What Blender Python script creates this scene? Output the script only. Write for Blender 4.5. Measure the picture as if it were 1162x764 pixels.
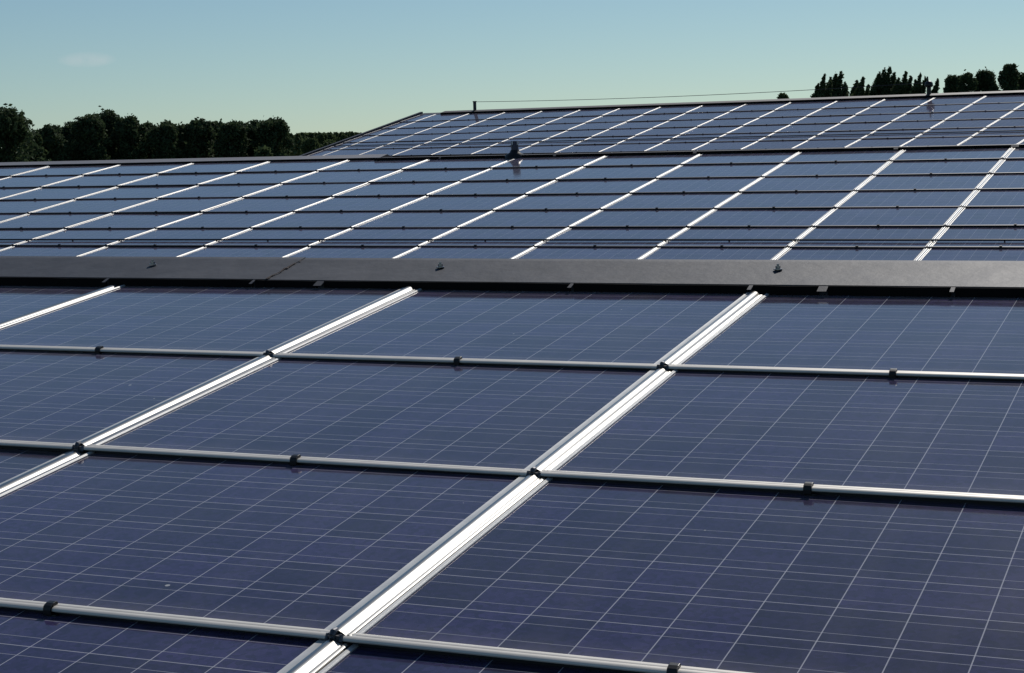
import bpy, bmesh, math, random
from mathutils import Vector, Matrix, noise
from math import radians as RA, sin, cos, tan, pi

# ------------------------------------------------------------------ clean start
for o in list(bpy.data.objects):
    bpy.data.objects.remove(o)
SC = bpy.context.scene
COL = SC.collection
random.seed(7)

# ------------------------------------------------------------------ camera
PW, PH = 1162.0, 764.0                       # photo size, used to turn sight lines into places
F, PITCH, ROLL = 1987.2566, RA(-6.65859), RA(-1.50946)
CAMZ = 8.0
CAM = Vector((0, 0, CAMZ))
FW = Vector((0, cos(PITCH), sin(PITCH)))
U0 = Vector((0, -sin(PITCH), cos(PITCH)))
X0 = Vector((1, 0, 0))
RX = cos(ROLL) * X0 + sin(ROLL) * U0
RU = -sin(ROLL) * X0 + cos(ROLL) * U0
cd = bpy.data.cameras.new('camera')
cam = bpy.data.objects.new('camera', cd)
COL.objects.link(cam)
cam.matrix_world = Matrix(((RX.x, RU.x, -FW.x, 0), (RX.y, RU.y, -FW.y, 0), (RX.z, RU.z, -FW.z, CAMZ), (0, 0, 0, 1)))
cd.sensor_width = 36
cd.lens = 36 * F / PW
cd.clip_start = 0.05
cd.clip_end = 6000
SC.camera = cam

# ------------------------------------------------------------------ sky, sun, exposure
SUN_EL, SUN_AZ = RA(40.1), RA(24.7)          # azimuth to the right of straight ahead (+Y)
w = bpy.data.worlds.new('World')
SC.world = w
w.use_nodes = True
nt = w.node_tree
bg = nt.nodes['Background']
sky = nt.nodes.new('ShaderNodeTexSky')
sky.sky_type = 'NISHITA'
sky.sun_disc = False
sky.sun_elevation = SUN_EL
sky.sun_rotation = SUN_AZ
sky.altitude = 300
sky.air_density = 1.0
sky.dust_density = 0.25
sky.ozone_density = 3.5
tint = nt.nodes.new('ShaderNodeMix')
tint.data_type = 'RGBA'
tint.blend_type = 'MULTIPLY'
tint.inputs[0].default_value = 1.0
tint.inputs[7].default_value = (0.91, 1.02, 1.005, 1)
nt.links.new(sky.outputs[0], tint.inputs[6])
stc = nt.nodes.new('ShaderNodeTexCoord')
sva = nt.nodes.new('ShaderNodeVectorMath'); sva.operation = 'ADD'; sva.inputs[1].default_value = (0, 0, .024)   # clearer air towards the horizon
svn = nt.nodes.new('ShaderNodeVectorMath'); svn.operation = 'NORMALIZE'
nt.links.new(stc.outputs['Generated'], sva.inputs[0]); nt.links.new(sva.outputs[0], svn.inputs[0]); nt.links.new(svn.outputs[0], sky.inputs['Vector'])
tc = nt.nodes.new('ShaderNodeTexCoord')
def wmath(op, a, b=None):
    o = nt.nodes.new('ShaderNodeMath'); o.operation = op
    for i, v in enumerate((a, b)):
        if v is None: continue
        if isinstance(v, (int, float)): o.inputs[i].default_value = v
        else: nt.links.new(v, o.inputs[i])
    return o.outputs[0]
# one faint wisp of cloud low in the sky to the left
wx = nt.nodes.new('ShaderNodeSeparateXYZ'); nt.links.new(tc.outputs['Generated'], wx.inputs[0])
wn = nt.nodes.new('ShaderNodeTexNoise'); wn.inputs['Scale'].default_value = 90; wn.inputs['Detail'].default_value = 5
nt.links.new(tc.outputs['Generated'], wn.inputs['Vector'])
ex = wmath('DIVIDE', wmath('ADD', wx.outputs[0], .2290), .016)
ez = wmath('DIVIDE', wmath('SUBTRACT', wx.outputs[2], .0455), .0045)
em = wmath('SUBTRACT', 1.0, wmath('ADD', wmath('MULTIPLY', ex, ex), wmath('MULTIPLY', ez, ez)))
cm = wmath('MULTIPLY', wmath('MAXIMUM', em, 0.0), wmath('MULTIPLY', wn.outputs[0], .30))
cl = nt.nodes.new('ShaderNodeMix'); cl.data_type = 'RGBA'
nt.links.new(cm, cl.inputs[0]); nt.links.new(tint.outputs[2], cl.inputs[6]); cl.inputs[7].default_value = (14, 12, 12, 1)
nt.links.new(cl.outputs[2], bg.inputs[0])
bg.inputs[1].default_value = 0.07
sl = bpy.data.lights.new('sun', 'SUN')
sl.energy = 4.0
sl.angle = RA(0.53)
sl.color = (1.0, 0.95, 0.88)
so = bpy.data.objects.new('sun', sl)
COL.objects.link(so)
sd = Vector((sin(SUN_AZ) * cos(SUN_EL), cos(SUN_AZ) * cos(SUN_EL), sin(SUN_EL)))
so.rotation_euler = sd.to_track_quat('Z', 'Y').to_euler()
so.location = (0, 0, 60)
SC.view_settings.view_transform = 'Standard'
SC.view_settings.look = 'None'
SC.view_settings.exposure = -0.17
SC.view_settings.gamma = 1
SC.cycles.sample_clamp_direct = 1.9
SC.render.resolution_x = 1024
SC.render.resolution_y = 673

# ------------------------------------------------------------------ helpers
def ray(px, py):
    return (RX * ((px - PW / 2) / F) - RU * ((py - PH / 2) / F) + FW).normalized()

def at(px, py, Y):
    r = ray(px, py)
    return CAM + r * (Y / r.y)

def project(p):
    q = p - CAM
    z = q.dot(FW)
    return PW / 2 + F * q.dot(RX) / z, PH / 2 - F * q.dot(RU) / z, z

class MB:
    def __init__(s):
        s.v, s.f, s.m = [], [], []
    def add(s, vs, fs, mi=0):
        b = len(s.v)
        s.v += [tuple(v) for v in vs]
        s.f += [tuple(i + b for i in f) for f in fs]
        s.m += [mi] * len(fs)
    def box(s, x0, x1, y0, y1, z0, z1, mi=0, f=None):
        vs = [(x, y, z) for z in (z0, z1) for y in (y0, y1) for x in (x0, x1)]
        if f: vs = [f(*v) for v in vs]
        s.add(vs, [(0, 2, 3, 1), (4, 5, 7, 6), (0, 1, 5, 4), (2, 6, 7, 3), (0, 4, 6, 2), (1, 3, 7, 5)], mi)
    def extrude(s, prof, a, b, place, closed=True, mis=None):
        """prof: list of 2-D points; place(p, t) -> 3-D point; swept from a to b"""
        n = len(prof)
        vs = [place(p, a) for p in prof] + [place(p, b) for p in prof]
        L = n if closed else n - 1
        for i in range(L):
            j = (i + 1) % n
            bidx = len(s.v)
            s.add([vs[i], vs[j], vs[n + j], vs[n + i]], [(0, 1, 2, 3)], mis[i] if mis else 0)
        if closed:
            s.add(vs[:n], [tuple(range(n))[::-1]], 0)
            s.add(vs[n:], [tuple(range(n))], 0)
    def tube(s, path, r, n=8, mi=0, cap=True):
        rs = r if isinstance(r, (list, tuple)) else [r] * len(path)
        P = [Vector(p) for p in path]
        b = len(s.v)
        for i, p in enumerate(P):
            t = (P[min(i + 1, len(P) - 1)] - P[max(i - 1, 0)]).normalized()
            a = t.cross(Vector((0.31, 0.17, 0.93)))
            if a.length < 1e-3: a = t.cross(Vector((1, 0, 0)))
            a.normalize(); c = t.cross(a)
            for k in range(n):
                q = p + (a * cos(2 * pi * k / n) + c * sin(2 * pi * k / n)) * rs[i]
                s.v.append(tuple(q))
        for i in range(len(P) - 1):
            for k in range(n):
                s.f.append((b + i * n + k, b + i * n + (k + 1) % n, b + (i + 1) * n + (k + 1) % n, b + (i + 1) * n + k)); s.m.append(mi)
        if cap:
            s.f.append(tuple(b + k for k in range(n))[::-1]); s.m.append(mi)
            s.f.append(tuple(b + (len(P) - 1) * n + k for k in range(n))); s.m.append(mi)
    def mesh(s, name, mats, smooth=False, weld=True, bevel=0):
        me = bpy.data.meshes.new(name)
        me.from_pydata(s.v, [], s.f)
        for m in (mats if isinstance(mats, (list, tuple)) else [mats]): me.materials.append(m)
        for p, mi in zip(me.polygons, s.m): p.material_index = mi
        bm = bmesh.new(); bm.from_mesh(me)
        if weld:
            bmesh.ops.remove_doubles(bm, verts=bm.verts, dist=1e-5)
            bmesh.ops.recalc_face_normals(bm, faces=bm.faces)
        if bevel:
            bmesh.ops.bevel(bm, geom=[e for e in bm.edges if e.calc_face_angle(0) > .6], offset=bevel, segments=2, affect='EDGES', profile=.5)
        if smooth:
            for f in bm.faces: f.smooth = True
            for e in bm.edges:
                if e.calc_face_angle(0) > RA(smooth if smooth > 1 else 35): e.smooth = False
        bm.to_mesh(me); bm.free()
        return me
    def build(s, name, mats, parent=None, **k):
        return link(name, s.mesh(name, mats, **k), parent)

def link(name, me, parent=None):
    o = bpy.data.objects.new(name, me)
    COL.objects.link(o)
    o.parent = parent
    return o

def empty(name, mat=None):
    o = bpy.data.objects.new(name, None)
    o.empty_display_size = .1
    COL.objects.link(o)
    if mat is not None: o.matrix_world = mat
    return o

def tag(o, label=None, cat=None, group=None, kind=None):
    if label: o['label'] = label
    if cat: o['category'] = cat
    if group: o['group'] = group
    if kind: o['kind'] = kind
    return o

ORD = ['zeroth', 'first', 'second', 'third', 'fourth', 'fifth', 'sixth', 'seventh', 'eighth', 'ninth', 'tenth', 'eleventh', 'twelfth',
       'thirteenth', 'fourteenth', 'fifteenth', 'sixteenth', 'seventeenth', 'eighteenth', 'nineteenth', 'twentieth']

# ------------------------------------------------------------------ materials
class NT:
    def __init__(s, name):
        s.m = bpy.data.materials.new(name); s.m.use_nodes = True
        s.t = s.m.node_tree; s.p = s.t.nodes['Principled BSDF']
    def n(s, typ, **kw):
        o = s.t.nodes.new('ShaderNode' + typ)
        for k, v in kw.items(): setattr(o, k, v)
        return o
    def l(s, a, b): s.t.links.new(a, b)
    def math(s, op, a, b=None, c=None):
        o = s.n('Math', operation=op)
        for i, v in enumerate((a, b, c)):
            if v is None: continue
            if isinstance(v, (int, float)): o.inputs[i].default_value = v
            else: s.l(v, o.inputs[i])
        return o.outputs[0]
    def mix(s, fac, a, b, blend='MIX'):
        o = s.n('Mix', data_type='RGBA', blend_type=blend)
        for i, v in ((0, fac), (6, a), (7, b)):
            if isinstance(v, (int, float)): o.inputs[i].default_value = v
            elif isinstance(v, (tuple, list)): o.inputs[i].default_value = (*v[:3], 1)
            else: s.l(v, o.inputs[i])
        return o.outputs[2]
    def noise(s, scale, detail=4, rough=.55, vec=None, dim='3D'):
        o = s.n('TexNoise', noise_dimensions=dim)
        o.inputs['Scale'].default_value = scale; o.inputs['Detail'].default_value = detail; o.inputs['Roughness'].default_value = rough
        if vec is not None: s.l(vec, o.inputs['Vector'])
        return o.outputs[0]
    def ramp(s, fac, stops):
        o = s.n('ValToRGB')
        while len(o.color_ramp.elements) < len(stops): o.color_ramp.elements.new(.5)
        for e, (p, c) in zip(o.color_ramp.elements, stops):
            e.position = p; e.color = (*c, 1) if len(c) == 3 else c
        s.l(fac, o.inputs[0]); return o.outputs[0]
    def bump(s, h, strength, dist=.01):
        o = s.n('Bump'); o.inputs['Strength'].default_value = strength; o.inputs['Distance'].default_value = dist
        s.l(h, o.inputs['Height']); s.l(o.outputs[0], s.p.inputs['Normal'])
    def obj(s): return s.n('TexCoord').outputs['Object']
    def set(s, **kw):
        for k, v in kw.items():
            i = s.p.inputs[k.replace('_', ' ')]
            if isinstance(v, (int, float)): i.default_value = v
            elif isinstance(v, tuple): i.default_value = (*v[:3], 1)
            else: s.l(v, i)
        return s

W = 1.68
GX0, GX1 = 0.050, W - 0.050                  # visible glass between the side rails

def glass_material(name, L):
    m = NT(name)
    co = m.obj(); sp = m.n('SeparateXYZ'); m.l(co, sp.inputs[0])
    cx, cy = (GX1 - GX0) / 9, (L - 0.02) / 6
    u = m.math('DIVIDE', m.math('SUBTRACT', sp.outputs[0], GX0), cx)
    v = m.math('DIVIDE', m.math('SUBTRACT', sp.outputs[1], 0.03), cy)
    def line(val, half, off=0.0):            # thin line at every whole number
        a = m.math('FRACT', m.math('ADD', val, .5 + off))
        d = m.math('ABSOLUTE', m.math('SUBTRACT', a, .5))
        return m.math('LESS_THAN', d, half)
    gapx = line(u, .0015 / cx); gapy = line(v, .0016 / cy)
    bus = m.math('MAXIMUM', line(v, .0011 / cy, .25), line(v, .0011 / cy, -.25))
    info = m.n('ObjectInfo')
    cell = m.n('CombineXYZ')
    m.l(m.math('FLOOR', u), cell.inputs[0]); m.l(m.math('FLOOR', v), cell.inputs[1])
    m.l(m.math('MULTIPLY', info.outputs['Random'], 97.0), cell.inputs[2])
    wn = m.n('TexWhiteNoise'); m.l(cell.outputs[0], wn.inputs['Vector'])
    vor = m.n('TexVoronoi'); vor.inputs['Scale'].default_value = 70; m.l(co, vor.inputs['Vector'])
    vsp = m.n('SeparateColor'); m.l(vor.outputs['Color'], vsp.inputs[0])
    base = m.mix(wn.outputs['Value'], (.0095, .0072, .036), (.020, .016, .068))
    grain = m.mix(vsp.outputs[0], (.60, .62, .68), (1.45, 1.42, 1.34))
    base = m.mix(1.0, base, grain, 'MULTIPLY')
    pan = m.mix(info.outputs['Random'], (.84, .86, .92), (1.16, 1.12, 1.08))
    base = m.mix(1.0, base, pan, 'MULTIPLY')
    c = m.mix(m.math('MULTIPLY', bus, .75), base, (.33, .33, .37))
    c = m.mix(m.math('MULTIPLY', gapy, .85), c, (.36, .36, .40))
    c = m.mix(m.math('MULTIPLY', gapx, .72), c, (.44, .44, .48))
    geo = m.n('NewGeometry')
    dust = m.noise(1.3, 6, .65, geo.outputs['Position'])
    dustm = m.ramp(dust, [(.42, (0, 0, 0)), (.75, (1, 1, 1))])
    run = m.n('CombineXYZ')                  # dried water runs down the slope, dirt gathered above the lower rail
    m.l(m.math('MULTIPLY', sp.outputs[0], 9.0), run.inputs[0]); m.l(m.math('MULTIPLY', sp.outputs[1], .7), run.inputs[1]); m.l(m.math('MULTIPLY', info.outputs['Random'], 50.0), run.inputs[2])
    runs = m.ramp(m.noise(1.0, 5, .6, run.outputs[0]), [(.45, (0, 0, 0)), (.72, (1, 1, 1))])
    low = m.n('MapRange'); low.inputs[1].default_value = .16; low.inputs[2].default_value = .02; m.l(sp.outputs[1], low.inputs[0])
    edge = m.math('MULTIPLY', m.math('POWER', low.outputs[0], 2.0), m.math('ADD', .05, m.math('MULTIPLY', dust, .2)))
    film = m.math('ADD', m.math('ADD', .012, m.math('MULTIPLY', dustm, .03)), m.math('ADD', m.math('MULTIPLY', runs, .03), edge))
    c = m.mix(film, c, (.42, .38, .38))
    # small specks: bird lime and grit
    vs = m.n('TexVoronoi'); vs.inputs['Scale'].default_value = 4.2; m.l(geo.outputs['Position'], vs.inputs['Vector'])
    speck = m.math('LESS_THAN', vs.outputs['Distance'], m.math('MULTIPLY', m.noise(2.7, 2, .5, geo.outputs['Position']), .05))
    c = m.mix(m.math('MULTIPLY', speck, .7), c, (.5, .5, .48))
    m.set(Base_Color=c, Roughness=m.math('ADD', .085, m.math('MULTIPLY', dustm, .04)), IOR=1.5, Specular_Tint=(1.0, .73, .58), Sheen_Weight=.16, Sheen_Roughness=.3, Sheen_Tint=(1.0, .90, .86))
    m.bump(m.noise(2.2, 2, .5, geo.outputs['Position']), .06, .02)
    return m.m

def metal(name, col, rough, metallic=1.0, var=.12, scale=9, bumps=0.0, stain=None):
    m = NT(name)
    geo = m.n('NewGeometry')
    n1 = m.noise(scale, 6, .6, geo.outputs['Position'])
    lo = tuple(c * (1 - var) for c in col); hi = tuple(min(1, c * (1 + var)) for c in col)
    c = m.mix(n1, lo, hi)
    if stain:
        n2 = m.noise(scale * .35, 7, .7, geo.outputs['Position'])
        c = m.mix(m.math('MULTIPLY', m.ramp(n2, [(.48, (0, 0, 0)), (.7, (1, 1, 1))]), .6), c, stain)
    m.set(Base_Color=c, Metallic=metallic, Roughness=m.math('ADD', rough - .05, m.math('MULTIPLY', n1, .1)))
    if bumps: m.bump(n1, bumps, .01)
    return m.m

def brushed(name, col, rough):
    m = NT(name)
    co = m.obj(); mp = m.n('Mapping'); mp.inputs['Scale'].default_value = (420, 1.6, 420); m.l(co, mp.inputs[0])
    st = m.noise(1.0, 4, .6, mp.outputs[0])
    geo = m.n('NewGeometry'); bl = m.noise(7, 6, .65, geo.outputs['Position'])
    c = m.mix(st, tuple(x * .72 for x in col), tuple(min(1, x * 1.12) for x in col))
    c = m.mix(m.math('MULTIPLY', m.ramp(bl, [(.5, (0, 0, 0)), (.72, (1, 1, 1))]), .5), c, tuple(x * .55 for x in col))
    m.set(Base_Color=c, Metallic=1.0, Roughness=m.math('ADD', rough - .06, m.math('ADD', m.math('MULTIPLY', st, .08), m.math('MULTIPLY', bl, .06))))
    m.bump(st, .025, .002)
    return m.m
M_STRIP = brushed('aluminium_strip', (.40, .392, .375), .25)
M_FLANGE = metal('aluminium_flange', (.56, .555, .54), .5, .5, .16, 14)
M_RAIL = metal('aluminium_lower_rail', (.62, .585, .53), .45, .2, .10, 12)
M_RAILD = metal('dimmed_lower_rail', (.07, .07, .08), .5, .3, .2, 12)  # darkened copy of the lower rail; dim grazing reflection put into its colour
M_RAILSHADE = metal('rail_front_shade', (.012, .012, .013), .5, 0, .2, 20)  # blackens the rail's front, which is only in shade
M_CLIP = metal('black_clip', (.012, .012, .013), .4, .3, .2, 30)
M_CLIPG = metal('grey_clip', (.10, .10, .11), .4, .7, .4, 60)
M_CAP = metal('weathered_zinc', (.040, .044, .056), .62, .12, .5, 6, .5, (.076, .078, .090))
M_CAP.node_tree.nodes['Principled BSDF'].inputs['Specular IOR Level'].default_value = .25
M_CAPL = metal('pale_zinc', (.21, .20, .205), .5, .3, .12, 4)
M_CAPR = metal('brownish_zinc', (.045, .041, .046), .6, .1, .15, 3)
M_LIPSHADE = metal('lip_shade_black', (.010, .009, .009), .85, 0, .25, 30)  # shade and shadow gap under the cap lip, given as black colour
M_LIPSHADE.node_tree.nodes['Principled BSDF'].inputs['Specular IOR Level'].default_value = .05
M_DIRT = metal('dried_dirt', (.05, .035, .032), .95, 0, .5, 40)
M_BOLT = metal('zinc_bolt', (.30, .30, .32), .28, 1.0, .1, 40)
M_DARKTRIM = metal('dark_verge_trim', (.035, .035, .045), .5, .2, .2, 5)
M_SHEET = metal('dark_roof_sheet', (.04, .045, .06), .6, .1, .2, 3)
M_WALL = metal('rendered_wall', (.32, .29, .25), .9, 0, .15, 1.5)
M_PIPE = metal('dark_lead_pipe', (.06, .06, .085), .45, .4, .3, 12)
M_WIRE = metal('dark_wire', (.05, .05, .055), .5, .6, .2, 10)

# ------------------------------------------------------------------ the three roof planes (places found by fitting the panel grid)
class Plane:
    def __init__(s, psi, th, L, P0):
        psi, th = RA(psi), RA(th)
        s.psi, s.th, s.L = psi, th, L
        s.d = Vector((cos(psi), sin(psi), 0)); s.u = Vector((-sin(psi) * cos(th), cos(psi) * cos(th), sin(th)))
        s.n = s.d.cross(s.u)
        s.h = Vector((-sin(psi), cos(psi), 0))
        s.P0 = Vector(P0) + CAM
        s.M = Matrix.Translation(s.P0) @ Matrix((s.d, s.u, s.n)).transposed().to_4x4()
    def pt(s, x, y, z=0): return s.M @ Vector((x, y, z))
    def hit(s, px, py, z=0):                  # place on the plane (raised by z) seen at a photo pixel
        r = ray(px, py); o = s.P0 + s.n * z
        t = (o - CAM).dot(s.n) / r.dot(s.n)
        q = CAM + r * t - s.P0
        return q.dot(s.d), q.dot(s.u)
NEAR = Plane(-23.1326, 7.0429, 1.27689, (-3.52565, 5.39823, -1.18594))
MID = Plane(-23.6186, 8.2149, 1.24671, (-5.83855, 25.36657, -1.47526))
FAR = Plane(-35.7557, 12.1937, 1.12757, (-6.02624, 63.23724, -0.45734))
TILT = 0.014                                  # each panel's upper edge lies this far below the rail above it

# ------------------------------------------------------------------ panel parts
def panel_parts(L, glass, detail=True, w=W, left=True):
    tl = TILT if detail else .015
    zt = lambda y: -0.004 - tl * y / L
    P = {}
    b = MB(); b.box(GX0 - .02, w - .045, .012, L + .15, -.006, 0, f=lambda x, y, z: (x, y, z + zt(y)))
    P['glass'] = b.mesh('solar_glass', glass)
    # lower rail: pale rounded nose over a drop painted dark for its shade
    prof = [(.026, -.005), (.025, .0005), (.022, .0028), (.010, .0036), (.007, .0022), (.004, .0036), (-.006, .0026), (-.010, .000), (-.012, -.005), (-.011, -.009),
            (-.003, -.010), (-.003, -.017), (.004, -.019), (.004, -.027), (.012, -.027), (.012, -.012)]
    prof = [(y, z * (.82 if detail else .85)) for y, z in prof]
    mis = [0] * 9 + [0, 1, 1, 1, 1, 1, 1]
    b = MB(); b.extrude(prof, 0.0, w, lambda p, t: (t, p[0], p[1]), mis=mis)
    P['lower_rail'] = b.mesh('lower_rail', [M_RAIL if detail else M_RAILD, M_RAILSHADE], smooth=35)
    y0, y1 = .002, L + .14
    pl = lambda p, t: (p[0], t, p[1] + zt(t))
    # left rail: flat grey flange
    lf = [(.038, -.004), (.038, .005), (.0395, .0065), (.046, .0065), (.0475, .0048), (.051, .0048), (.0525, .003), (.0525, -.004)]
    b = MB(); b.extrude(lf, y0, y1, pl)
    P['rail_left'] = b.mesh('side_rail', M_FLANGE, smooth=35)
    # right rail: grey flange, bright rounded ridge, fine groove, small bead
    rt = [(-.050, -.004), (-.050, .005), (-.0485, .0065), (-.022, .0068), (-.0195, .0085), (-.016, .0150), (-.012, .0174), (-.006, .0176),
          (.001, .0165), (.007, .0144), (.013, .0111), (.018, .0074), (.0215, .0048), (.0245, .0046), (.0265, .0070), (.031, .0060), (.0355, .0042), (.036, -.004)]
    mis = [1] * 4 + [0] * 13 + [1]
    sx, sz = (1, 1) if detail else (.72, .8)
    b = MB(); b.extrude([(x * sx + w, z * sz) for x, z in rt], y0, y1, pl, mis=mis)
    P['rail_right'] = b.mesh('side_rail', [M_STRIP, M_FLANGE], smooth=40)
    # hook clip in the middle of the lower rail
    b = MB()
    hk = [(.018, .001), (.018, .009), (.013, .012), (.000, .012), (-.012, .008), (-.017, -.002), (-.017, -.016), (-.007, -.024), (-.004, -.024), (-.004, -.011), (-.013, -.009), (-.0125, .002), (.0, .005)]
    cs = 1.0 if detail else 1.3
    b.extrude(hk, -.012 * cs, .012 * cs, lambda p, t: (w / 2 + t, p[0], p[1] * cs))
    b.box(w / 2 - .012, w / 2 + .026, -.015, -.006, -.023, -.015)
    P['clip'] = b.mesh('clip', M_CLIP, bevel=.0015 if detail else 0)
    # corner clip where four panels meet
    b = MB()
    c0 = w
    b.tube([(c0 - .006, .008, .010), (c0 - .006, -.008, .011), (c0 - .006, -.016, .005)], [.007, .009, .007], 10)
    b.tube([(c0 - .006, -.014, .004), (c0 - .006, -.020, -.001)], .005, 6)
    b.box(c0 - .024, c0 + .014, -.015, .002, -.018, .005)
    b.box(c0 - .013, c0 + .002, -.019, -.010, -.024, .007)
    b.tube([(c0 - .021, -.016, -.006), (c0 - .021, -.006, .005)], .006, 8)
    b.tube([(c0 + .014, -.016, -.010), (c0 + .014, -.006, .003)], .006, 8)
    P['corner_clip'] = b.mesh('clip', M_CLIPG)
    return P

PARTS = [('glass', 'solar_glass'), ('lower_rail', 'lower_rail'), ('rail_left', 'side_rail'), ('rail_right', 'side_rail'), ('clip', 'clip'), ('corner_clip', 'clip')]

def make_panel(parts):
    root = empty('solar_panel')
    for key, nm in PARTS:
        link(nm, parts[key], root)
    return root

def copy_thing(src):
    r = src.copy(); COL.objects.link(r)
    for ch in src.children:
        c = ch.copy(); COL.objects.link(c); c.parent = r
    return r

def in_frame(pl, k, j, ymax, w=W):
    for a in range(13):
        for b in range(9):
            y = (j + b / 8) * pl.L
            if y > ymax: continue
            px, py, z = project(pl.pt((k * W) + w * a / 12, y))
            if z > .3 and 0 <= px <= PW and 0 <= py <= PH: return True
    return False

def place_grid(pl, parts, kr, jr, ytop, roofname, top, group, row0=None, extra=()):
    proto = None
    cells = {}
    for j in jr:
        ks = [k for k in kr if (in_frame(pl, k, j, ytop) or (k, j) in extra)]
        cells[j] = ks
    for j in jr:
        vis = [k for k in cells[j] if in_frame(pl, k, j, ytop)]
        hid = pl is MID and j == -2             # this row lies behind the near ridge
        for k in cells[j]:
            if proto is None: proto = r = make_panel(parts)
            else: r = copy_thing(proto)
            jit = Matrix.Rotation(random.gauss(0, .0017), 4, 'X') @ Matrix.Rotation(random.gauss(0, .0012), 4, 'Y')
            r.matrix_world = pl.M @ Matrix.Translation((k * W, j * pl.L, random.gauss(0, .0007))) @ jit
            rowname = row_words(top - j)
            if k in vis:
                i = vis.index(k)
                pos = ('leftmost' if i == 0 else 'rightmost' if i == len(vis) - 1 else ORD[i + 1] + ' from the left')
                if len(vis) == 1: pos = 'only one in view'
                lab = f'solar panel on {roofname}, {rowname}, {pos}'
                if hid: lab = f'lowest solar panel of the middle roof, behind the near ridge, {pos}'
            else:
                side = 'left' if project(r.matrix_world.translation)[0] < PW / 2 else 'right'
                lab = f'solar panel on {roofname}, {rowname}, outside the {side} edge'
            tag(r, lab, 'solar panel', group)

def row_words(i):
    return 'top row under the ridge' if i == 0 else f'{ORD[i + 1]} row below its ridge'

# ------------------------------------------------------------------ ground
b = MB()
N = 24
S = 3000
g = [(-S + 2 * S * i / N, -600 + (S + 600) * j / N) for j in range(N + 1) for i in range(N + 1)]
b.add([(x, y, 0) for x, y in g], [(j * (N + 1) + i, j * (N + 1) + i + 1, (j + 1) * (N + 1) + i + 1, (j + 1) * (N + 1) + i) for j in range(N) for i in range(N)])
m = NT('field_grass')
geo = m.n('NewGeometry')
m.set(Base_Color=m.mix(m.noise(.05, 8, .65, geo.outputs['Position']), (.03, .045, .015), (.09, .10, .04)), Roughness=.95)
tag(b.build('ground', m.m), kind='structure')

# ------------------------------------------------------------------ sheds
Y_NEAR = NEAR.hit(853, 332, -.018)[1]                       # lip of the near ridge cap, measured up the slope
def shed(name, label, pl, xa, xb, yr, ylow, back, wall_low=True):
    """gabled shed in the plane's own frame: yr ridge, ylow low edge of the front slope, back = length of the back slope"""
    root = empty(name, Matrix.Translation((pl.pt((xa + xb) / 2, yr).xy.to_3d())))
    inv = root.matrix_world.inverted()
    zs = -.135
    A, B_ = [pl.pt(x, ylow, zs) for x in (xa, xb)]
    R1, R2 = [pl.pt(x, yr, zs) for x in (xa, xb)]
    bk = pl.h * back * cos(pl.th) - Vector((0, 0, back * sin(pl.th)))
    C1, C2 = R1 + bk, R2 + bk
    dn = Vector((0, 0, -.10))
    def slab(nm, q, mat):
        m = MB(); vs = [inv @ v for v in q] + [inv @ (v + dn) for v in q]
        m.add(vs, [(0, 1, 2, 3), (7, 6, 5, 4), (0, 4, 5, 1), (1, 5, 6, 2), (2, 6, 7, 3), (3, 7, 4, 0)])
        return m.build(nm, mat, root)
    slab('roof_slope', [A, B_, R2, R1], M_SHEET)
    g = pl.h * .002
    slab('roof_slope', [R1 + g, R2 + g, C2, C1], M_SHEET)
    # gable walls and eaves walls
    for (a, r, c, sgn) in ((A, R1, C1, 1), (B_, R2, C2, -1)):
        ins = pl.d * (.25 * sgn); th = pl.d * (.2 * sgn)
        dz = Vector((0, 0, -.105))
        a2, c2 = a + pl.h * .25, c - pl.h * .25
        q = [Vector((a2.x, a2.y, 0)), a2 + dz, r + dz, c2 + dz, Vector((c2.x, c2.y, 0))]
        m = MB(); vs = [inv @ (v + ins) for v in q] + [inv @ (v + ins + th) for v in q]
        m.add(vs, [(0, 1, 2, 3, 4), (9, 8, 7, 6, 5)] + [(i, (i + 1) % 5, 5 + (i + 1) % 5, 5 + i) for i in range(5)])
        m.build('gable_wall', M_WALL, root)
    for (a, b_, s) in ((A, B_, 1), (C1, C2, -1)):
        o1 = pl.h * (.26 * s); o2 = pl.h * (.46 * s)
        i1, i2 = pl.d * .46, pl.d * -.46
        z = Vector((0, 0, -.11))
        top = [a + o1 + i1 + z, b_ + o1 + i2 + z, b_ + o2 + i2 + z, a + o2 + i1 + z]
        m = MB(); vs = [inv @ v for v in top] + [inv @ Vector((v.x, v.y, 0)) for v in top]
        m.add(vs, [(0, 1, 2, 3), (7, 6, 5, 4), (0, 4, 5, 1), (1, 5, 6, 2), (2, 6, 7, 3), (3, 7, 4, 0)])
        m.build('eaves_wall', M_WALL, root)
    return tag(root, label, 'building'), inv

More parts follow.
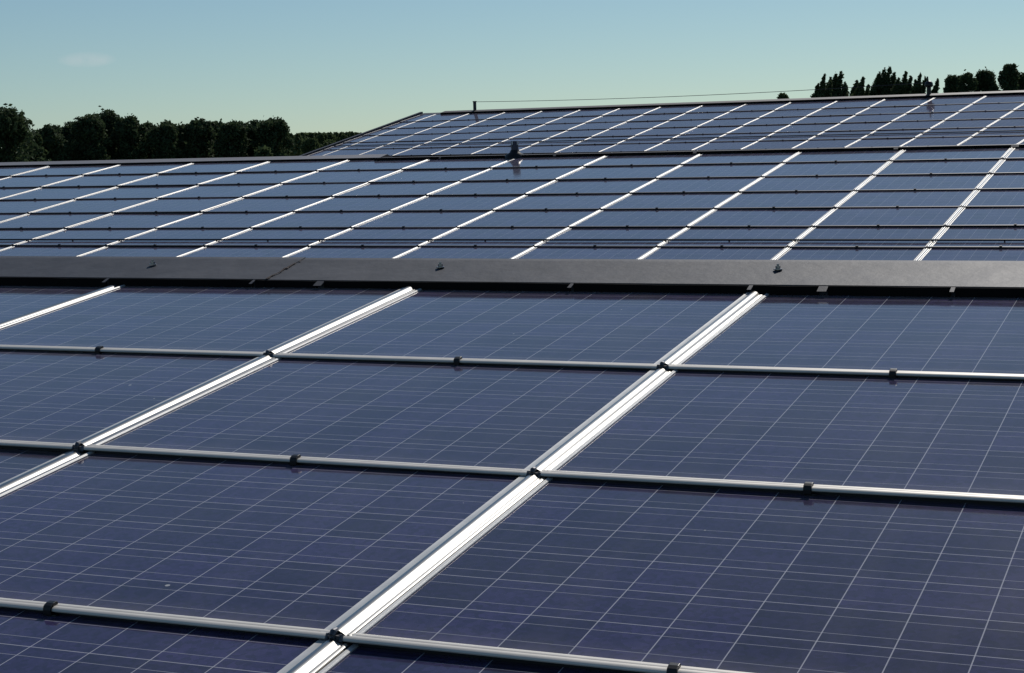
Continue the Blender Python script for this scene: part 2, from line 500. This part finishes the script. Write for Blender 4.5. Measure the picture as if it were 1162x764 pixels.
def ridge_cap(root, inv, pl, y, xa, xb, lip, zlip, run, rise, gaps, mat, lip_shade=True, name='ridge_cap', bend=.04, back=True, tabs=True):
    """cap sheet whose lower lip lies at y up the slope; run horizontally, rise vertically to the ridge"""
    o = pl.pt(0, y)
    def P(x, a, z): return inv @ (o + pl.d * x + pl.h * a + Vector((0, 0, z)))
    t = .004
    prof = [(0, zlip), (run - bend, rise + zlip - bend * .25), (run, rise + zlip - bend * .02), (run + bend, rise + zlip - bend * .4), (2 * run, zlip - .02)]
    under = [(a + (.003 if i == 0 else 0), z - t) for i, (a, z) in enumerate(prof)]
    full = prof + under[::-1] + [(.003, zlip - lip * .75), (0, zlip - lip * .75)]
    m = MB(); m.extrude(full, xa, xb, lambda p, tt: P(tt, p[0], p[1]))
    cap = m.build(name, mat, root, smooth=40)
    if tabs:
        for (a, c) in gaps:
            m = MB()
            big = (c - a) > .03
            o2, z2 = (.050, zlip - lip * (.42 if big else .34))
            q = [P(a + .001, .002, zlip - .001), P(c - .001, .002, zlip - .001), P(c - .001, -o2, z2), P(a + .001, -o2, z2)]
            q2 = [P(a + .001, .004, zlip - .006), P(c - .001, .004, zlip - .006), P(c - .001, -o2 + .004, z2 - .003), P(a + .001, -o2 + .004, z2 - .003)]
            m.add(q + q2, [(0, 1, 2, 3), (7, 6, 5, 4), (0, 4, 5, 1), (1, 5, 6, 2), (2, 6, 7, 3), (3, 7, 4, 0)])
            m.build('folded_tab', mat, cap)
    # black strips painting in the lip's shade, with gaps where the folded tabs show
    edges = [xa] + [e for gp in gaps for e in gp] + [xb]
    if lip_shade:
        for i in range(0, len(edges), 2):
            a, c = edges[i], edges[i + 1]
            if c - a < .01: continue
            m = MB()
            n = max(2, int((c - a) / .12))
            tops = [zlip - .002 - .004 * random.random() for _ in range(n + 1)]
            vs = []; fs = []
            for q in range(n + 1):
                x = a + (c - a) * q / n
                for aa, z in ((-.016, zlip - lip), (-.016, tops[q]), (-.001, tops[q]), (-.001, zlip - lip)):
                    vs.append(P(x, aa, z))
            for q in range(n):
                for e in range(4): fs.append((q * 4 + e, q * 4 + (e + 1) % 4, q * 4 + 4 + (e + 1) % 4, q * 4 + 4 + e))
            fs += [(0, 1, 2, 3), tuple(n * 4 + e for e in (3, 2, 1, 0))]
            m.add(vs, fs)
            m.build('lip_shade_strip', M_LIPSHADE, cap)
    return cap, P

def bolt(P, cap, x, a, z, r=.016, slope=0.0):
    c = P(x, a, z)
    m = MB()
    n = 14
    for (rr, z0, z1, nn) in ((r * 1.5, 0, .004, 18), (r * .85, .004, .017, 6), (r * .45, .017, .026, 10)):
        base = len(m.v)
        for zz in (z0, z1):
            for k in range(nn):
                m.v.append((c.x + rr * cos(2 * pi * k / nn), c.y + rr * sin(2 * pi * k / nn), c.z + zz - (rr * cos(2 * pi * k / nn)) * 0))
        for k in range(nn):
            m.f.append((base + k, base + (k + 1) % nn, base + nn + (k + 1) % nn, base + nn + k)); m.m.append(0)
        m.f.append(tuple(base + nn + k for k in range(nn))); m.m.append(0)
    m.build('bolt', M_BOLT, cap, smooth=30)

def xs(pl, y, pairs, z=0):
    """where along the lip (at y up the slope) photo columns fall"""
    out = []
    for (px, wd) in pairs:
        lo, hi = -40.0, 40.0
        r = []
        for q in (px - wd / 2, px + wd / 2):
            lo, hi = -30.0, 40.0
            for _ in range(60):
                mid = (lo + hi) / 2
                X, Y, Z = project(pl.pt(mid, y, z))
                if Z < .5 or X > q: hi = mid
                else: lo = mid
            r.append(lo)
        out.append(tuple(r))
    return out
def xa1(pl, y, px, z=0): return xs(pl, y, [(px, 0)], z)[0][0]

# near shed -------------------------------------------------------------
gapdist = (MID.pt(0, 5.97 * MID.L) - NEAR.pt(0, Y_NEAR)).dot(NEAR.h)
near, ninv = shed('farm_shed', 'near shed whose panelled roof fills the foreground, with grey ridge cap', NEAR, -9 * W, 11 * W, Y_NEAR + .36, -11 * NEAR.L, 7.0)
def solve_z(pl, px, py, y, a=0.0):
    lo, hi = -.5, 1.0
    for _ in range(50):
        z = (lo + hi) / 2
        x = xa1(pl, y, px)
        X, Y, Z = project(pl.pt(x, y) + pl.h * a + Vector((0, 0, z)))
        if Y > py: lo = z
        else: hi = z
    return z
ZL = solve_z(NEAR, 720, 321.5, Y_NEAR)
gaps = xs(NEAR, Y_NEAR, [(124, 3.5), (290, 3.5), (365, 9), (650, 4.5), (853, 5), (935, 11), (1082, 5.5)])
XJ = xa1(NEAR, Y_NEAR, 292)
RUN = .40
RISE = solve_z(NEAR, 720, 294.2, Y_NEAR, RUN) - ZL
LIP = ZL + .036
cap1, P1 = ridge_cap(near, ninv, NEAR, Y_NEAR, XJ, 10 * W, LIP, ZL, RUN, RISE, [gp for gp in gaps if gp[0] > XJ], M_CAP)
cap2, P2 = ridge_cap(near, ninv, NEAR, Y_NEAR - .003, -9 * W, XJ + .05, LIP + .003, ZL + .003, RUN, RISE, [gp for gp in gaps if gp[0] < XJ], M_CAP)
# crust of dirt along the joint of the two cap pieces
m = MB()
for i in range(26):
    t = i / 25
    wd = .003 + .009 * abs(noise.noise(Vector((t * 9, 1.3, 0)))) + (.010 if i in (13, 23, 24) else 0)
    x = XJ + .055 + .012 * noise.noise(Vector((t * 5, 0, 4)))
    a = t * (RUN - .03) * .98 + .006
    z = ZL + .0035 + RISE * a / RUN * .985
    if random.random() < .25: continue
    m.add([P1(x - wd, a - .009, z), P1(x + wd, a - .009, z), P1(x + wd * .8, a + .01, z + .003), P1(x - wd * .7, a + .01, z + .003),
           P1(x, a, z + .004)], [(0, 1, 4), (1, 2, 4), (2, 3, 4), (3, 0, 4)])
m.build('dirt_crust', M_DIRT, cap2, weld=False)
for px in (174, 500, 883):
    x = xa1(NEAR, Y_NEAR + RUN * .6, px, .08)
    cp, PP = (cap2, P2) if x < XJ else (cap1, P1)
    bolt(PP, cp, x, RUN * .56, ZL + RISE * .56 + (.008 if cp is cap2 else .003), .0135)

# middle shed -------------------------------------------------------------
Y_MID = MID.hit(909, 172.7, -.018)[1]
midshed, minv = shed('farm_shed', 'long shed behind the near ridge, its low panelled roof crossing the whole photo', MID, -16 * W, 13 * W, Y_MID + .25, -7.0, 9.0)
XM = xa1(MID, Y_MID, 425)
mg = xs(MID, Y_MID, [(630, 3), (789, 4), (1017, 5), (1152, 9), (500, 2)])
mg.sort()
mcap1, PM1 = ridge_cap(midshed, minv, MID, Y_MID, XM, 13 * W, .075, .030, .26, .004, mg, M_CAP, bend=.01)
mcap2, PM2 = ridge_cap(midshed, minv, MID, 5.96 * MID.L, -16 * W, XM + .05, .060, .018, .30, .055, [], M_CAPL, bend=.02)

# far shed -------------------------------------------------------------
Y_FAR = FAR.hit(1058, 110.6, -.018)[1]
farshed, finv = shed('barn', 'higher far barn with a panelled roof rising above the middle ridge', FAR, -.52 * W, 22 * W, Y_FAR + .3, -9 * FAR.L, 9.0)
XF = xa1(FAR, Y_FAR, 500)
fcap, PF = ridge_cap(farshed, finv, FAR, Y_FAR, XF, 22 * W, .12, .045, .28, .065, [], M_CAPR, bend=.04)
m = MB()
m.box(-.56 * W, -.49 * W, -9 * FAR.L, Y_FAR + .3, -.12, .05, f=lambda x, y, z: finv @ FAR.pt(x, y, z))
m.build('verge_trim', M_DARKTRIM, farshed)
m = MB()
m.box(-.48 * W, XF - .02, Y_FAR + .02, Y_FAR + .34, -.10, -.015, f=lambda x, y, z: finv @ FAR.pt(x, y, z))
m.build('ridge_cap', M_DARKTRIM, farshed)

# ------------------------------------------------------------------ solar panels
GN, GM, GF = glass_material('solar_cells_near', NEAR.L), glass_material('solar_cells_middle', MID.L), glass_material('solar_cells_far', FAR.L)
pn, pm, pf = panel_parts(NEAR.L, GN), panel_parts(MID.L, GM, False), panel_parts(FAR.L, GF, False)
edge = {(k, j) for j in (-1, 0, 1, 2) for k in (3,)} | {(-1, 1), (0, 0), (0, -1), (-2, 2)}
place_grid(NEAR, pn, range(-4, 6), (2, 1, 0, -1), Y_NEAR, 'the near roof', 2, 'solar panels on the near roof', extra=edge)
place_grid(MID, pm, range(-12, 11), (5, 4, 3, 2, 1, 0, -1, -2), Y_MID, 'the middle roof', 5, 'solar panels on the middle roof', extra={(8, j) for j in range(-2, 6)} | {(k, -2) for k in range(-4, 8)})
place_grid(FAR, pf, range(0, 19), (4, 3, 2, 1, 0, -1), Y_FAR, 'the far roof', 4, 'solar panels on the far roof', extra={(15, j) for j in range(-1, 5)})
# half-width panels along the far verge
ph = panel_parts(FAR.L, GF, False, w=.47 * W)
proto = None
for j in (4, 3, 2, 1, 0, -1):
    if proto is None: proto = r = make_panel(ph)
    else: r = copy_thing(proto)
    r.matrix_world = FAR.M @ Matrix.Translation((-.47 * W, j * FAR.L, 0))
    tag(r, f'narrow solar panel at the far roof\'s dark left edge, {row_words(4 - j)}', 'solar panel', 'narrow solar panels on the far roof')

# thin dark rail crossing the second visible row of the middle and of the far roof
def guard_rail(pl, y, xa, xb, r, label, dist):
    root = empty('guard_rail', pl.M @ Matrix.Translation((xa, y, 0)))
    m = MB(); n = 24
    m.tube([((xb - xa) * i / n, 0, .014) for i in range(n + 1)], r, 8)
    m.build('rail', M_CLIP, root)
    x = W / 2
    while x < xb - xa:
        m = MB(); m.box(x - .008, x + .008, -.004, .012, -.03, .014)
        m.build('bracket', M_CLIP, root)
        x += W * 2
    tag(root, label, 'rail')
guard_rail(MID, MID.hit(700, 272, .018)[1], -9 * W, 9 * W, .012, 'thin dark rail crossing the middle roof near its lower edge', 25)
guard_rail(FAR, FAR.hit(560, 161.6, .018)[1], -.4 * W, 17 * W, .015, 'thin dark rail crossing the far roof near its lower edge', 60)

# ------------------------------------------------------------------ vent pipe on the middle ridge
xv = xa1(MID, Y_MID, 583)
pv = MID.pt(xv, Y_MID + .06, .02)
vent = empty('vent_pipe', Matrix.Translation(pv))
m = MB(); m.tube([(0, 0, -.09), (0, 0, .00), (0, 0, .05), (0, 0, .10)], [.22, .20, .11, .085], 20)
m.build('flared_base', M_CLIP, vent, smooth=50)
m = MB(); m.tube([(0, 0, .08), (0, 0, .27)], .075, 20, cap=False); m.tube([(0, 0, .27), (0, 0, .10)], .062, 20, cap=False)
m.build('pipe', M_PIPE, vent, smooth=50, weld=False)
m = MB()
for a in (-.05, .053):
    m.box(a - .011, a + .011, -.085, -.072, .20, .27)
m.build('pale_bracket', M_FLANGE, vent)
vent.scale = (.88, .88, .9)
tag(vent, 'short dark vent pipe with flared base standing on the middle ridge', 'vent pipe')

# ------------------------------------------------------------------ lightning conductor and cowl on the far ridge
x1 = xa1(FAR, Y_FAR, 535)
x2 = xa1(FAR, Y_FAR, 1051)
def far_top(x): return FAR.pt(0, Y_FAR) + FAR.d * x + FAR.h * .22 + Vector((0, 0, .15))
p1, p2 = far_top(x1), far_top(x2)
lc = empty('lightning_conductor', Matrix.Translation(p1))
m = MB(); m.box(-.06, .06, -.04, .04, -.10, .27); m.box(-.075, .075, -.05, .05, .25, .29)
m.build('post', M_DARKTRIM, lc, bevel=.006)
q = p2 - p1
m = MB(); n = 40
m.tube([(q.x * i / n, q.y * i / n, .26 + (q.z + .05) * i / n - .22 * 4 * (i / n) * (1 - i / n) * .5) for i in range(n + 1)], .009, 6)
m.build('wire', M_WIRE, lc)
tag(lc, 'small dark post with a thin wire running along the far ridge', 'lightning conductor')
cw = empty('roof_cowl', Matrix.Translation(p2))
m = MB(); m.tube([(0, 0, -.25), (0, 0, .22)], .07, 14); m.build('pipe', M_CLIP, cw, smooth=50)
m = MB(); m.tube([(0, 0, .16), (0, 0, .20), (0, 0, .30), (0, 0, .36)], [.10, .135, .12, .05], 14)
m.build('hood', M_CLIP, cw, smooth=50)
m = MB(); m.tube([(-.03, 0, .34), (-.05, 0, .50)], .025, 8); m.build('finial', M_CLIP, cw)
tag(cw, 'dark hooded vent cowl on the far ridge in front of the poplars', 'vent cowl')

# ------------------------------------------------------------------ trees
def leaf_material(name, a, b):
    m = NT(name)
    geo = m.n('NewGeometry')
    n1 = m.noise(.7, 4, .6, geo.outputs['Position'])
    n2 = m.noise(6.0, 2, .5, geo.outputs['Position'])
    c = m.mix(n1, a, b)
    c = m.mix(m.math('MULTIPLY', n2, .5), c, tuple(x * 1.6 for x in b))
    m.set(Base_Color=c, Roughness=.85, Specular_IOR_Level=.15)
    tr = m.n('BsdfTranslucent'); m.l(c, tr.inputs[0])
    mx = m.n('MixShader'); mx.inputs[0].default_value = .30
    m.l(m.p.outputs[0], mx.inputs[1]); m.l(tr.outputs[0], mx.inputs[2])
    m.l(mx.outputs[0], m.t.nodes['Material Output'].inputs[0])
    return m.m
M_LEAFD = leaf_material('dark_foliage', (.026, .044, .022), (.060, .085, .040))
M_LEAFM = leaf_material('mid_foliage', (.040, .060, .028), (.075, .10, .042))
M_LEAFP = leaf_material('poplar_foliage', (.034, .052, .026), (.070, .095, .042))
mb = NT('bark'); g2 = mb.n('NewGeometry'); mb.set(Base_Color=mb.mix(mb.noise(5, 6, .6, g2.outputs['Position']), (.05, .04, .03), (.12, .10, .08)), Roughness=.9)
M_BARK = mb.m

def leaf(vs, fs, c, s, rng, up=.5):
    n = Vector((rng.gauss(0, 1), rng.gauss(0, 1), rng.gauss(0, 1) + up)).normalized()
    a = n.orthogonal().normalized(); a.rotate(Matrix.Rotation(rng.random() * 6.28, 3, n)); b = n.cross(a)
    k = len(vs)
    vs += [c + a * s, c + b * s * .62, c - a * s, c - b * s * .62]
    fs.append((k, k + 1, k + 2, k + 3))

def make_tree(name, label, base, lobes, nleaf, size, mat, trunk_h, trunk_r, group, seed, lean=(0, 0)):
    """lobes: list of (centre, radii) relative to base"""
    rng = random.Random(seed)
    root = empty(name, Matrix.Translation(base))
    m = MB()
    top = Vector((lean[0] * .8, lean[1] * .8, trunk_h))
    m.tube([top * t for t in (-.01, .04, .35, .7, 1)], [trunk_r * 1.4, trunk_r, trunk_r * .8, trunk_r * .5, trunk_r * .15], 8)
    for c, r in lobes:
        st = top * max(.25, min(.85, c.z / trunk_h * .62))
        m.tube([st, (st + c) / 2 + Vector((0, 0, -.15)), c], [trunk_r * .32, trunk_r * .2, trunk_r * .07], 5)
    m.build('trunk', M_BARK, root, weld=False)
    vs, fs = [], []
    vol = [r.x * r.y * r.z for c, r in lobes]
    area = [v ** .67 for v in vol]; tot = sum(area)
    for (c, r), a in zip(lobes, area):
        for _ in range(int(nleaf * a / tot)):
            d = Vector((rng.gauss(0, 1), rng.gauss(0, 1), rng.gauss(0, 1))).normalized()
            rad = rng.random() ** .5 + max(0, rng.gauss(0, .16))
            bump = 1 + .38 * noise.noise(d * 2.3 + c * 1.7)
            p = c + Vector((d.x * r.x, d.y * r.y, d.z * r.z)) * rad * bump
            leaf(vs, fs, p, size * (.6 + .8 * rng.random()), rng)
    me = bpy.data.meshes.new('crown'); me.from_pydata([tuple(v) for v in vs], [], fs); me.materials.append(mat)
    link('crown', me, root)
    return tag(root, label, 'tree', group)

def broad_lobes(h, w, rng, n=14, low=.12):
    """a dome-topped crown of many knobbly lobes between low*h and h"""
    L = []
    for i in range(n + 26):
        t = low + (1 - low) * (1 - rng.random() ** 1.5)
        if i < 5: t = .90 + .1 * rng.random()
        if i == 0: t = 1.0
        env = w * (1 - max(0, (t - .62) / .46) ** 2) ** .5 * (.8 + .2 * min(1, t / .4))
        r = w * rng.uniform(.15, .33)
        if i < 5: r = w * rng.uniform(.28, .38)
        q = max(0, env - r * .45) * rng.random() ** .35
        if i == 0: q = w * .1
        a = i * 2.4 + rng.random()
        rz = r * rng.uniform(.8, 1.5)
        L.append((Vector((q * cos(a), q * sin(a), h * t - rz * (1.0 if t > .85 else .6))), Vector((r, r, rz))))
    hh = h * (1 - low)
    L.append((Vector((0, 0, h * low + hh * .42)), Vector((w * .72, w * .72, hh * .44))))
    return L

def plume_lobes(h, w, rng, n=4, lean=0.0):
    """several upright pointed plumes leaning a little to one side"""
    L = []
    for i in range(n):
        f = 0 if n == 1 else (i / (n - 1) - .5) * 2
        ox = f * w * .62 + rng.uniform(-.1, .1) * w
        hh = h if i == n // 2 else h - abs(f) * rng.uniform(.7, 1.9)
        oy = rng.uniform(-.5, .5) * w
        r = w * rng.uniform(.42, .58)
        for q in range(12):
            dd = (q / 11) ** 1.3 * hh * .72 + .1                # distance below this plume's tip
            rr = r * min(1.0, .22 + dd / 3.4)
            z = hh - dd
            L.append((Vector((ox * (.8 + .2 * z / hh) - lean * dd + rng.uniform(-.25, .25) * rr, oy, z)), Vector((rr, rr, .35 + .05 * dd + rr * .4))))
    return L

# dense wood on the left: (photo x of the middle, photo y of the top, half width in px, distance)
wood = [(6, 122, 33, 170), (36, 152, 12, 215), (56, 142, 19, 222), (77, 139, 17, 232), (101, 131, 19, 226), (122, 126, 20, 232), (146, 132, 17, 228), (166, 139, 15, 236),
        (186, 138, 17, 228), (206, 141, 15, 235), (226, 136, 16, 230), (243, 138, 15, 238), (264, 138, 16, 229), (286, 137, 18, 234), (309, 135, 19, 230)]
for i, (px, py, hw, D) in enumerate(wood):
    rng = random.Random(100 + i)
    top = at(px, py, D)
    w_ = hw / F * D
    if i == 0: lab = 'big loose-branched dark tree at the left edge of the photo'
    elif i == 1: lab = 'small lighter tree in the gap right of the big left-edge tree'
    elif i == len(wood) - 1: lab = 'round dark tree ending the dense wood on the right'
    elif i == 4: lab = 'tallest dark tree of the dense wood behind the middle ridge'
    else: lab = f'dark leafy tree in the dense wood, {ORD[i - 1]} from its left end'
    lobes = broad_lobes(top.z, w_ * 1.28, rng, 16)
    make_tree('wood_tree', lab, Vector((top.x, top.y, 0)), lobes, 14000 if i else 18000, .21, M_LEAFM if i in (1,) else M_LEAFD, top.z * .9, .22, 'trees of the dense dark wood', 200 + i)
# second row that closes the wood
for i in range(11):
    rng = random.Random(400 + i)
    px = 48 + i * 26 + rng.uniform(-5, 5); D = 252 + rng.uniform(-4, 6)
    top = at(px, 146 + rng.uniform(-3, 3), D)
    make_tree('wood_tree', 'dark tree of the second row, hidden among the trunks of the dense wood', Vector((top.x, top.y, 0)), broad_lobes(top.z, 3.2, rng, 12, .05), 4500, .45, M_LEAFD, top.z * .9, .2,
              'trees closing the back of the dense wood', 500 + i)
# bushes in front of the wood's right end
for i, (px, py, hw, D) in enumerate([(352, 158, 12, 190), (372, 160, 13, 200), (300, 170, 14, 130)]):
    rng = random.Random(600 + i)
    top = at(px, py, D)
    make_tree('shrub_tree', ['grey-green bush right of the dense wood', 'second grey-green bush, nearer the edge of the far roof', 'low pale bush at the foot of the dense wood'][i], Vector((top.x, top.y, 0)),
              broad_lobes(top.z, hw / F * D, rng, 12, .05), 3800, .30, M_LEAFM, top.z * .8, .15, 'bushes beside the dense wood', 650 + i)
# distant forest: one mass
rng = random.Random(900)
vs, fs = [], []
for i in range(150):
    px = 215 + 300 * i / 150 + rng.uniform(-2, 2); D = 420 + rng.uniform(-25, 60)
    top = at(px, 153.2 + rng.uniform(-1.4, 1.8) - (px - 330) * .018, D)
    w_ = rng.uniform(1.4, 2.6)
    for _ in range(260):
        t = rng.random() ** .6
        a = rng.random() * 6.28; q = w_ * (1 - t ** 2.2 * .85) * rng.random() ** .5
        leaf(vs, fs, Vector((top.x + q * cos(a), top.y + q * sin(a), top.z * (.3 + .7 * t))), .55 * (.6 + .7 * rng.random()), rng)
me = bpy.data.meshes.new('distant_forest'); me.from_pydata([tuple(v) for v in vs], [], fs); me.materials.append(M_LEAFM)
o = link('distant_forest', me)
tag(o, 'low distant forest line between the dense wood and the far roof', 'forest', kind='stuff')

# poplars and round trees beyond the far ridge on the right
pop = [(936, 86, 9, 3), (951, 83, 12, 4), (966, 93, 8, 2), (979, 89, 9, 3), (991, 87, 8, 2), (1007, 77, 12, 4), (1027, 83, 11, 3), (1045, 85, 8, 3), (1059, 92, 7, 2)]
for i, (px, py, hw, n) in enumerate(pop):
    rng = random.Random(700 + i)
    D = 300 + rng.uniform(-8, 12)
    top = at(px, py, D)
    w_ = hw / F * D
    lab = {0: 'leftmost feathery poplar beyond the far ridge', 5: 'tallest dark poplar in the middle of the row beyond the far ridge', 8: 'small thin poplar ending the row beyond the far ridge'}.get(
        i, f'feathery poplar beyond the far ridge, {ORD[i + 1]} from the left')
    make_tree('poplar_tree', lab, Vector((top.x, top.y, 0)), plume_lobes(top.z, w_ * 1.1, rng, n, .22), 16000, .22, M_LEAFP, top.z * .93, .2, 'poplars beyond the far ridge', 750 + i)
for i, (px, py, hw) in enumerate([(1082, 86, 14), (1098, 83, 12), (1119, 80, 18), (1145, 73, 14), (1161, 83, 14)]):
    rng = random.Random(800 + i)
    D = 290 + rng.uniform(-6, 8)
    top = at(px, py, D)
    lab = ['rounded dark tree right of the poplars', 'dark tree with ragged right side, second after the poplars', 'broad dark tree left of the tallest right tree',
           'tallest tree near the right edge of the photo', 'dark tree cut by the right edge of the photo'][i]
    make_tree('round_tree', lab, Vector((top.x, top.y, 0)), broad_lobes(top.z, hw / F * D * 1.0, rng, 18, .3), 15000, .21, M_LEAFD, top.z * .9, .22, 'round trees beyond the far ridge', 850 + i)
top = at(889, 107, 135)
make_tree('round_tree', 'tip of a tree just showing above the far ridge under the wire', Vector((top.x, top.y, 0)), broad_lobes(top.z, .65, random.Random(5), 10, .4), 2500, .16, M_LEAFM, top.z * .9, .12, None, 870)
